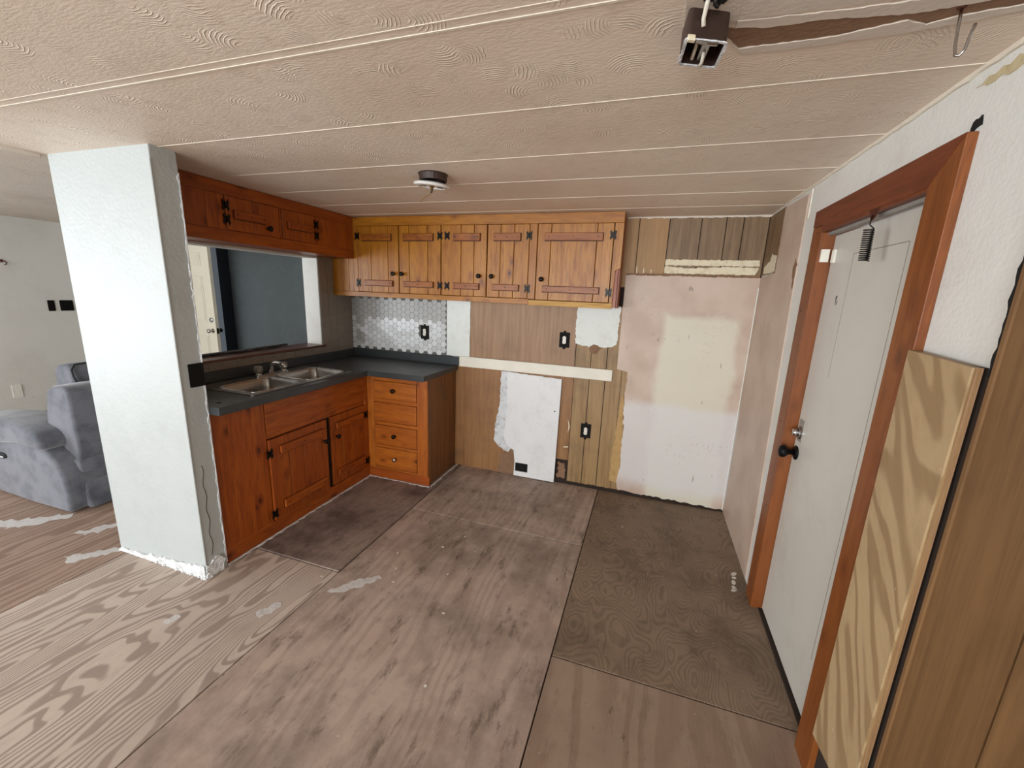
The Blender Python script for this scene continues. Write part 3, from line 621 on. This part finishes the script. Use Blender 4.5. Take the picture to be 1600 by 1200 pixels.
# --- sink cabinet
KX, KY = .060, -.475; FB = mapXp(KX); CT = .868
sc = thing('base_cabinet', (-.18, -1.1, .006), 'pine sink base cabinet with two plank doors, shade painted into its red', 'cabinet')
box('carcass', (XL+.012, KX-.001, -1.733, KY-.024, .02, .70), M['groove'], sc)
obj('kick_rail', MB().rect(-1.733, KY-.001, .007, .092, 0, .018, FB), M['red_shaded_y'], sc, .002)
for u0, u1 in ((-1.733, -1.64), (-1.639, -1.53), (-1.529, -1.418)): obj('filler_plank', MB().rect(u0, u1, .0925, CT, 0, .018, FB), M['red_shaded_z'], sc, .002)
obj('apron_board', MB().rect(-1.412, -.525, .655, CT, 0, .018, FB), M['red_shaded_y'], sc, .002)
obj('under_rail', MB().rect(-1.412, -.525, .622, .6545, 0, .012, FB), M['red_shaded_y'], sc, .002)
obj('stile', MB().rect(-.524, KY-.001, .0925, CT, 0, .018, FB), M['red_shaded_z'], sc, .002)
obj('stile', MB().rect(-.948, -.908, .0925, .6215, 0, .010, FB), M['hole'], sc, .002)
plank_door(sc, FB, -1.415, -.950, .098, .618, (-1.275, -1.165, -1.06), [(-1.345, -.985, .155, .205), (-1.345, -.985, .515, .565)], d0=.012, mat='red_shaded_z', bmat='red_shaded_y', knob_at=(-.982, .470), hinges=((-1.415, .535), (-1.415, .145)))
plank_door(sc, FB, -.905, -.520, .098, .618, (-.79, -.66), [(-.855, -.56, .155, .205), (-.855, -.56, .515, .565)], d0=.002, mat='red_shaded_z', bmat='red_shaded_y', knob_at=(-.85, .462), hinges=((-.522, .535), (-.522, .145)))
# --- drawer cabinet
FD = mapY(KY)
dc = thing('base_cabinet', (.34, -.24, .006), 'pine base cabinet with four drawers in the corner', 'cabinet')
box('carcass', (KX+.002, .606, KY+.001, -.016, .02, .86), M['groove'], dc)
obj('kick_board', MB().rect(KX+.019, .632, .007, .080, 0, .018, FD), M['red_shaded_x'], dc, .002)
obj('end_panel', MB().box(.6065, .620, KY-.001, -.016, .007, .866), M['end_panel'], dc, .001)
for u0, u1 in ((KX+.019, .138), (.528, .619)): obj('stile', MB().rect(u0, u1, .0805, CT, 0, .016, FD), M['amber_z'], dc, .002)
for v0, v1 in ((.820, CT), (.646, .676), (.460, .486), (.268, .292), (.0805, .094)): obj('rail', MB().rect(.1385, .5275, v0, v1, 0, .015, FD), M['amber_x'], dc, .002)
for i, (v0, v1) in enumerate(((.676, .818), (.488, .644), (.294, .458), (.096, .266))):
    d = obj('drawer', MB().rect(.142, .524, v0+.002, v1, .001, .020, FD), M['amber_x'], dc, .004)
    if i != 1: knob(.328, (v0+v1)/2+.005, FD, d, 'chrome' if i == 3 else 'iron', .020)
# --- worktop
ct = thing('countertop', (0, -.8, .868), 'charcoal laminate countertop turning the corner with a low upstand', 'countertop')
SK = (-.345, .100, -1.492, -.665)
ol = [(XL+.010, -1.733), (.160, -1.733), (.160, -.579), (.640, -.579), (.640, -.011), (XL+.010, -.011)]
obj('worktop', MB().prism(ol, .868, .910, lambda u, v, d: (u, v, d), [R4(SK[0]+.02, SK[1]-.02, SK[2]+.02, SK[3]-.02)]), M['counter'], ct, .003)
obj('upstand', MB().box(XL+.009, XL+.027, -1.733, -.030, .9105, .975), M['counter'], ct, .003)
obj('upstand', MB().box(XL+.009, .655, -.029, -.0115, .9105, .982), M['counter'], ct, .003)
obj('chip', MB().lathe([(.012, 0), (.012, .0006), (.001, .0008)], (.07, -1.665, .9103), (0, 0, 1), 9), M['hole'], ct)
# --- double sink
sk = thing('kitchen_sink', (-.12, -1.08, .911), 'stainless steel double bowl sink set in the charcoal counter', 'sink')
bowls = [(-.235, .065, -1.455, -1.105), (-.235, .065, -1.055, -.700)]
rim = MB().prism(rrect(*SK, .03), .9105, .9150, lambda u, v, d: (u, v, d), [rrect(*b, .05) for b in bowls])
obj('rim', rim, M['steel'], sk, .0015)
for b in bowls:
    rs = []
    for ins, z in ((0, .9148), (.004, .908), (.010, .85), (.018, .79), (.045, .765), (.09, .760)):
        rs.append([(x, y, z) for x, y in rrect(b[0]+ins, b[1]-ins, b[2]+ins, b[3]-ins, max(.05-ins*.2, .02))])
    bo = obj('bowl', MB().rings(rs, False), M['steel'], sk, smooth=True)
    s = bo.modifiers.new('wall', 'SOLIDIFY'); s.thickness = .0015; s.offset = -1
    cx, cy = (b[0]+b[1])/2, (b[2]+b[3])/2
    obj('bowl_floor', MB().rings([[(x, y, .7615) for x, y in rrect(b[0]+.085, b[1]-.085, b[2]+.085, b[3]-.085, .03)], [(x, y, .7585) for x, y in rrect(b[0]+.085, b[1]-.085, b[2]+.085, b[3]-.085, .03)]]), M['steel'], bo)
    obj('drain', MB().lathe([(.042, 0), (.040, .003), (.03, .002), (.004, .001)], (cx, cy, .7616), (0, 0, 1)), M['chrome'], bo, smooth=True)
    lip = [(x, y, .9158) for x, y in rrect(b[0], b[1], b[2], b[3], .05)]
    obj('bowl_lip', MB().tube(lip+[lip[0]], .0028, 6), M['chrome'], bo, smooth=True)
# --- faucet
fx, fy = -.292, -1.02
fa = thing('faucet', (fx, fy, .915), 'chrome sink faucet with two clear handles and a short spout', 'faucet')
obj('base_plate', MB().prism(rrect(fx-.026, fx+.026, fy-.13, fy+.13, .024), .9152, .926, lambda u, v, d: (u, v, d)), M['chrome'], fa, .003)
for s in (-1, 1):
    h = obj('handle', MB().lathe([(.018, 0), (.016, .012), (.025, .020), (.029, .032), (.027, .052), (.018, .060), (.002, .062)], (fx, fy+s*.10, .926), (0, 0, 1), 8), M['acrylic'], fa)
    obj('stem', MB().lathe([(.02, -.001), (.018, .006), (.012, .014)], (fx, fy+s*.10, .9265), (0, 0, 1)), M['chrome'], h, smooth=True)
obj('spout', MB().tube([(fx, fy, .926), (fx, fy, .965), (fx+.012, fy, .99), (fx+.045, fy+.004, 1.0), (fx+.085, fy+.010, .996), (fx+.105, fy+.012, .982)], [.017, .015, .013, .012, .011, .011], 12), M['chrome'], fa, smooth=True)
obj('aerator', MB().lathe([(.012, 0), (.013, .004), (.013, .016), (.010, .018)], (fx+.106, fy+.012, .984), (.35, 0, -1)), M['chrome'], fa, smooth=True)

# ------------------------------------------------------------------ things on and by the walls
tag(obj('torn_linoleum', lumpy(rough([(-.60, -1.735), (-.555, -1.735), (-.545, -1.2), (-.53, -1.05), (-.55, -.80), (-.585, -.60), (-.60, -.58)], .010, .02, edges=[1, 2, 3, 4], seed=31), OZ0+.017, OZ0+.030, lambda u, v, d: (u, v, d), .003, 7), M['rag']), 'ragged dark grey lining strip lying along the pass-through sill', 'lining')
tag(obj('ledger_strip', MB().rect(.660, 1.925, .905, .991, .010, .028, B), M['ledger'], bevel=.0015), 'long cream white wooden strip nailed across the back wall', 'wood strip')
wbd = [(1.075, .010), (1.535, .010), (1.540, .885), (1.32, .892), (1.09, .898), (1.10, .60), (1.085, .33), (1.12, .26), (1.18, .225), (1.19, .14), (1.18, .01)]
wbd = [(1.185, .010), (1.535, .010), (1.545, .882), (1.32, .890), (1.088, .898), (1.10, .60), (1.085, .33), (1.115, .265), (1.175, .235), (1.188, .14)]
ap = MB().prism(rough(wbd, .003, .02, edges=[2, 3, 4, 5, 6, 7], seed=33), .013, .022, lambda u, v, d: (u, -d-.014*(1-v/.9), v), [R4(1.196, 1.305, .052, .128)])
ap = tag(obj('wall_board', ap, M['board_white']), 'white painted board standing against the wall under the cream strip', 'board')
obj('cutout_shadow', MB().rect(1.197, 1.304, .053, .127, .014, .016, lambda u, v, d: (u, -d-.012, v)), M['hole'], ap)
obj('cut_wire', MB().tube([(1.21, -.034, .085), (1.235, -.036, .095), (1.26, -.036, .098), (1.275, -.035, .088), (1.255, -.035, .080), (1.235, -.035, .088)], .003, 6), M['wire_black'], ap, smooth=True)
obj('screw_hole', MB().lathe([(.006, 0), (.006, .0008), (.002, .001)], (1.505, -.0265, .615), (0, -1, 0), 10), M['hole'], ap)
def outlet(u, v, mp, label, d, w=.080, h=.116, face='ivory', nm='electrical_outlet', grp=None):
    t = thing(nm, mp(u, v-h/2, d), label, 'outlet', grp)
    obj('box', MB().prism(R4(u-w/2, u+w/2, v-h/2, v+h/2), d, d+.004, mp), M['hole'], t)
    obj('strap', MB().prism(R4(u-.010, u+.010, v-h/2-.012, v+h/2+.012), d+.004, d+.006, mp), M['hole'], t)
    y = obj('receptacle', MB().prism([(u+.013*math.cos(k*math.tau/16), v+.031*math.sin(k*math.tau/16)*(1.0)) for k in range(16)], d+.006, d+.011, mp), M[face], t, .001)
    for s in (-1, 1):
        obj('socket_face', MB().prism([(u+.0145*math.cos(k*math.tau/14), v+s*.017+.013*math.sin(k*math.tau/14)) for k in range(14)], d+.011, d+.0135, mp), M[face], y)
        for q in (-1, 1): obj('slot', MB().rect(u+q*.005-.001, u+q*.005+.001, v+s*.017-.004, v+s*.017+.004, d+.0135, d+.0138, mp), M['hole'], y)
    return t
outlet(.325, 1.168, B, 'open black outlet box among the white hexagon tiles', .0095)
outlet(1.542, 1.189, B, 'open black outlet box on the brown board above the cream strip', .0055)
outlet(1.760, .482, B, 'open black outlet box low on the grooved wood panelling', .0045)
tag(obj('wall_plate', MB().prism(rrect(-1.806, -1.737, 1.022, 1.136, .004), 0, .006, mapXp(.0902)), M['black'], bevel=.001), 'black blank plate on the side of the white pillar', 'wall plate')
LW = mapXp(XF)
for u0, u1, nm, lb in ((-.462, -.407, 1, 'narrow black switch plate on the far white wall'), (-.365, -.254, 2, 'wide black double switch plate on the far white wall')):
    s = tag(obj('switch_plate', MB().prism(rrect(u0, u1, 1.143, 1.257, .006), .0005, .008, LW), M['black'], bevel=.001), lb, 'switch plate')
    for k in range(nm):
        c = u0+(u1-u0)*(k+.5)/nm; obj('rocker', MB().rect(c-.016, c+.016, 1.168, 1.232, .008, .011, LW), M['black'], s, .001)
wo = tag(obj('wall_outlet', MB().prism(rrect(-.86, -.79, .268, .40, .006), .0005, .008, LW), M['white_plastic'], bevel=.0015), 'white outlet low on the far white wall above the recliner', 'outlet')
for z in (.312, .358): obj('socket_face', MB().prism([(-.825+.017*math.cos(k*math.tau/14), z+.015*math.sin(k*math.tau/14)) for k in range(14)], .008, .0095, LW), M['ivory'], wo)
hk = thing('wall_hook', (XF, -.73, 1.62), 'small rusty coat hook on the far white wall', 'hook')
obj('hook_plate', MB().rect(-.742, -.722, 1.628, 1.655, 0, .004, LW), M['rust'], hk); obj('hook_arm', MB().tube([(XF+.003, -.732, 1.645), (XF+.02, -.722, 1.64), (XF+.03, -.710, 1.625), (XF+.03, -.715, 1.61), (XF+.025, -.73, 1.605)], .005, 6), M['rust'], hk, smooth=True)
# fresh plywood board beside the door
pb = thing('plywood_board', (W-.02, -1.95, .2), 'tan plywood offcut fixed to the wall beside the kitchen door', 'plywood board')
obj('face_ply', MB().prism([(-1.834, .185), (-1.95, .205), (-2.062, .225), (-2.062, 1.415), (-1.834, 1.425)], .0275, .032, RW), M['ply_board'], pb)
for i in range(4): obj('core_ply', MB().prism([(-1.834, .185), (-1.95, .205), (-2.062+.001*(i % 2), .225), (-2.062+.001*(i % 2), 1.415), (-1.834, 1.425)], .0125+i*.00375, .0125+(i+1)*.00375, RW), M['ply_edge' if i % 2 else 'luan'], pb)
# door spring and alarm contact
sp = thing('door_spring', (W-.02, -1.46, 1.68), 'dark coil spring hanging from a bracket on the kitchen door head', 'spring')
obj('bracket', MB().prism([(-1.425, 1.835), (-1.485, 1.835), (-1.47, 1.808), (-1.455, 1.800), (-1.44, 1.806)], .020, .023, RW), M['rust'], sp)
pth = []
top, bot = Vector((W-.030, -1.466, 1.772)), Vector((W-.030, -1.474, 1.672)); n = 15*10
for k in range(n+1):
    p = top.lerp(bot, k/n); t = k/10*math.tau; pth.append(p+Vector((math.cos(t)*.0135, math.sin(t)*.0135, 0)))
obj('coil', MB().tube(pth, .0022, 5), M['iron'], sp, smooth=True)
obj('hook_wire', MB().tube([(W-.0245, -1.456, 1.815), (W-.028, -1.460, 1.80), (W-.030, -1.464, 1.785), tuple(pth[0])], .0020, 5), M['iron'], sp)
ac = thing('door_contact', (W-.02, -1.03, 1.71), 'small white alarm contact on the door jamb', 'door sensor')
obj('sensor', MB().rect(-1.030, -1.017, 1.705, 1.757, -.018, .012, RW), M['ivory'], ac, .001)
obj('magnet', MB().rect(-1.070, -1.045, 1.700, 1.752, .0005, .010, KD), M['ivory'], ac, .001)

# ------------------------------------------------------------------ ceiling fittings
lf = thing('ceiling_lampholder', (1.055, -1.20, 2.0), 'stripped round lampholder hanging from the ceiling box with loose wires', 'lampholder')
obj('ceiling_box', MB().lathe([(.074, 0), (.068, .004), (.066, .032), (.062, .0325), (.062, .006), (.001, .0055)], (1.075, -1.215, H+.0005), (0, 0, -1), 24), M['brown_plastic'], lf)
ax = Vector((-.10, .06, -1)); o0 = Vector((1.052, -1.185, H-.036))
rg = obj('porcelain_ring', MB().lathe([(.040, -.009), (.066, -.007), (.087, 0), (.090, .005), (.085, .012), (.064, .014), (.061, .007), (.024, .006), (.001, .0062)], o0, ax, 28), M['white_plastic'], lf, smooth=False)
for k, r0 in ((0, 0), (math.pi, 0)):
    c = o0+ax.normalized()*.009+Vector((math.cos(k+.6)*.044, math.sin(k+.6)*.044, -.003*math.cos(k+.6)))
    obj('contact', MB().lathe([(.016, -.004), (.016, .002), (.005, .003)], c, ax, 6), M['iron'], rg)
obj('socket_stub', MB().lathe([(.010, 0), (.012, .006), (.006, .016)], o0+ax.normalized()*.006, ax, 10), M['copper'], rg)
obj('loose_wire', MB().tube([o0+Vector(q) for q in ((0, 0, -.005), (-.006, -.004, -.028), (-.012, .0, -.045), (-.035, -.004, -.060), (-.055, -.01, -.075), (-.058, -.012, -.085))], .0022, 5), M['copper'], lf, smooth=True)
obj('loose_wire', MB().tube([o0+Vector(q) for q in ((.004, .004, -.005), (.0, .006, -.02), (-.006, .004, -.04))], .0035, 5), M['wire_black'], lf, smooth=True)
jb = thing('junction_box', (2.19, -2.11, 2.02), 'broken brown junction box hanging from a hole in the ceiling', 'junction box')
jmap = lambda u, v, d: (2.1905+u*1.013-.105*v, -2.108+v+.46*u, H-d)
def jm(u, v, d): return jmap(u, v, d)
obj('shell', MB().prism(rrect(-.038, .038, -.046, .046, .008, 3), -.008, .053, jm, [rrect(-.034, .034, -.042, .042, .006, 3)]), M['brown_plastic'], jb)
obj('back_plate', MB().prism(rrect(-.034, .034, -.042, .042, .006, 3), .001, .006, jm), M['hole'], jb)
obj('chipped_rim', lumpy(rough(rrect(-.040, .040, -.048, .048, .008, 3), .0015, .008, seed=3)[:], .052, .0545, jm, .0006, 2) if False else MB().prism(rough(rrect(-.040, .040, -.048, .048, .008, 3), .0012, .008, seed=3), .0525, .0550, jm, [rrect(-.0345, .0345, -.0425, .0425, .006, 3)]), M['plaster'], jb)
obj('divider', MB().rect(-.004, .012, -.040, .040, .010, .048, jm), M['steel'], jb, .002)
obj('wire_stub', MB().tube([jm(-.014, -.02, .02), jm(-.012, 0, .04), jm(-.014, .03, .05)], .0035, 6), M['wire_white'], jb, smooth=True)
obj('wire_stub', MB().tube([jm(.004, .0, .05), jm(.006, .025, .057), jm(.003, .043, .056)], .0035, 6), M['wire_white'], jb, smooth=True)
obj('clamp', MB().tube([jm(-.02, -.044, .056), jm(0, -.046, .059), jm(.02, -.042, .056)], .0035, 6), M['steel'], jb)
obj('copper_tab', MB().rect(-.036, -.022, -.050, -.040, .048, .058, jm), M['cream_strip'], jb, .001)
obj('feed_wire', MB().tube([jm(-.010, -.075, -.004), jm(-.012, -.072, .012), jm(-.012, -.052, .022), jm(-.010, -.050, .034)], .0042, 7), M['wire_white'], jb, smooth=True)
obj('feed_wire', MB().tube([jm(.0, -.080, -.004), jm(.002, -.074, .010), jm(.008, -.062, .006), jm(.012, -.066, -.002)], .0040, 7), M['wire_black'], jb, smooth=True)
obj('hole_rim', MB().prism(rough([jmap(u, v, 0)[:2] for u, v in ((-.025, -.092), (.022, -.088), (.018, -.066), (-.018, -.066))], .003, .01, seed=4), .002, .0035, mapZd(H)), M['hole'], jb)
ch = thing('ceiling_hook', (2.63, -2.05, 1.98), 'bent wire hook hanging from the ceiling near the right wall', 'hook')
obj('wire', MB().tube([(2.632, -2.045, H+.004), (2.631, -2.05, H-.03), (2.628, -2.062, H-.072), (2.627, -2.070, H-.090), (2.631, -2.076, H-.094), (2.636, -2.078, H-.086), (2.640, -2.078, H-.060), (2.643, -2.078, H-.046)], .0026, 7), M['chrome'], ch, smooth=True)
obj('screw_eye', MB().lathe([(.008, 0), (.007, .003), (.002, .004)], (2.632, -2.045, H), (0, 0, -1), 10), M['rust'], ch)

# ------------------------------------------------------------------ recliner
so = thing('recliner_sofa', (-1.75, -1.2, 0), 'grey suede recliner seen from behind left of the white pillar', 'recliner')
def prof(name, pts, y0, y1, bev, mat='fabric', parent=so, seg=4):
    return obj(name, MB().prism(pts, y0, y1, lambda u, v, d: (u, d, v)), M[mat], parent, bev, smooth=True, seg=seg)
Y0 = -1.735
arm = prof('arm_panel', [(-2.36, .05), (-2.1, .012), (-1.70, .004), (-1.30, .012), (-1.285, .15), (-1.295, .26), (-1.36, .36), (-1.48, .43), (-1.75, .44), (-2.05, .43), (-2.38, .40)], Y0, Y0+.24, .025)
prof('arm_pad', [(-2.40, .40), (-2.05, .385), (-1.75, .43), (-1.46, .42), (-1.40, .455), (-1.46, .535), (-1.66, .575), (-1.92, .575), (-2.2, .55), (-2.38, .52)], Y0-.025, Y0+.25, .045, parent=arm)
arm2 = prof('arm_panel', [(-2.36, .05), (-2.1, .012), (-1.70, .004), (-1.30, .012), (-1.285, .15), (-1.295, .26), (-1.36, .36), (-1.48, .43), (-1.75, .44), (-2.05, .43), (-2.38, .40)], -.72, -.48, .025)
prof('arm_pad', [(-2.40, .40), (-2.05, .385), (-1.75, .43), (-1.46, .42), (-1.40, .455), (-1.46, .535), (-1.66, .575), (-1.92, .575), (-2.2, .55), (-2.38, .52)], -.73, -.455, .045, parent=arm2)
prof('backrest', [(-1.305, .80), (-1.335, .825), (-1.47, .825), (-1.535, .79), (-1.59, .60), (-1.62, .47), (-1.44, .36), (-1.312, .31), (-1.300, .50)], -1.632, -.58, .022)
prof('rear_skirt', [(-1.302, .345), (-1.29, .20), (-1.255, .012), (-1.55, .012), (-1.55, .345)], -1.645, -.57, .015)
hd = prof('headrest', [(-1.50, .79), (-1.52, .90), (-1.57, .935), (-1.66, .935), (-1.72, .88), (-1.72, .60), (-1.60, .55)], -1.50, -.66, .05)
prof('headrest_pad', [(-1.47, .78), (-1.475, .86), (-1.52, .885), (-1.58, .88), (-1.58, .70), (-1.50, .70)], -1.40, -.74, .03, parent=hd)
obj('piping', MB().tube([(-1.47, -1.485, .78), (-1.495, -1.50, .86), (-1.515, -1.495, .905), (-1.545, -1.46, .934), (-1.555, -1.35, .937), (-1.555, -.9, .937)], .006, 6), M['piping'], hd, smooth=True)
prof('seat_cushion', [(-2.34, .28), (-1.60, .28), (-1.60, .45), (-2.30, .48), (-2.38, .42)], -1.49, -.73, .04)
prof('seat_base', [(-2.30, .03), (-1.56, .03), (-1.56, .279), (-2.30, .279)], -1.49, -.73, .01)
lv = obj('lever_cup', MB().prism([(-1.945+.055*math.cos(k*math.tau/16), .312+.022*math.sin(k*math.tau/16)) for k in range(16)], -.0005, .008, mapY(Y0)), M['piping'], so)
obj('lever', MB().tube([(-1.975, Y0-.006, .312), (-1.95, Y0-.018, .314), (-1.90, Y0-.014, .308)], .007, 8), M['chrome'], lv, smooth=True)

# ------------------------------------------------------------------ debris
ca = []
def ribbon(a, b, n, w, seed):
    r = random.Random(seed); A, Bv = Vector(a), Vector(b); t = (Bv-A).normalized(); s = Vector((t.y, -t.x, 0)); mb = MB(); rs = []
    for k in range(n+1):
        p = A.lerp(Bv, k/n); ww = w*r.uniform(.4, 1.3); h = r.uniform(.002, .007)
        rs.append([p+Vector((0, 0, .0065)), p+s*ww*.5+Vector((0, 0, .0065+h)), p+s*ww+Vector((0, 0, .0065))])
    return mb.rings(rs)
for i, (a, b, n) in enumerate((((KX+.019, -1.735, 0), (KX+.019, KY-.02, 0), 50), ((KX+.02, KY-.019, 0), (.64, KY-.019, 0), 26), ((.634, KY-.02, 0), (.634, -.012, 0), 24))):
    obj('caulk_residue', ribbon(a, b, n, .020, i), M['smear'], fl)
spots_ = [(2.745, -.845, .0), (2.755, -.80, .0), (2.76, -.765, 0), (2.74, -.895, 0), (2.735, -.915, 0)]
rnd = random.Random(12)
for i in range(5):
    x, y, z = spots_[i]; ang = rnd.uniform(0, 3); l, w = rnd.uniform(.012, .022), rnd.uniform(.007, .013)
    pts = [(x+math.cos(ang)*l*c-math.sin(ang)*w*s, y+math.sin(ang)*l*c+math.cos(ang)*w*s) for c, s in ((-1, -.6), (0, -1), (1, -.3), (.8, .7), (-.2, 1), (-.9, .5))]
    tag(obj('paint_flake', MB().prism(pts, .0005, .004, mapZ(0)), M['chip']), 'cream paint flake on the floor beside the far door casing', 'paint flake', 'paint flakes by the door casing')
for i, (x, y) in enumerate(((.95, -1.42), (1.0, -1.52), (1.24, -1.36), (1.35, -1.62), (1.1, -1.15), (.62, -1.62), (1.18, -1.0), (1.30, -1.12), (.88, -1.30), (2.12, -.50), (1.46, -1.98))):
    ang = rnd.uniform(0, 3); l, w = rnd.uniform(.004, .008), rnd.uniform(.003, .006)
    pts = [(x+math.cos(ang)*l*c-math.sin(ang)*w*s, y+math.sin(ang)*l*c+math.cos(ang)*w*s) for c, s in ((-1, -.6), (0, -1), (1, -.3), (.8, .7), (-.2, 1), (-.9, .5))]
    tag(obj('paint_crumb', MB().prism(pts, .0013, .0035, mapZ(0)), M['chip']), 'tiny white paint crumb on the stained plywood floor', 'paint crumb', 'paint crumbs on the kitchen floor')
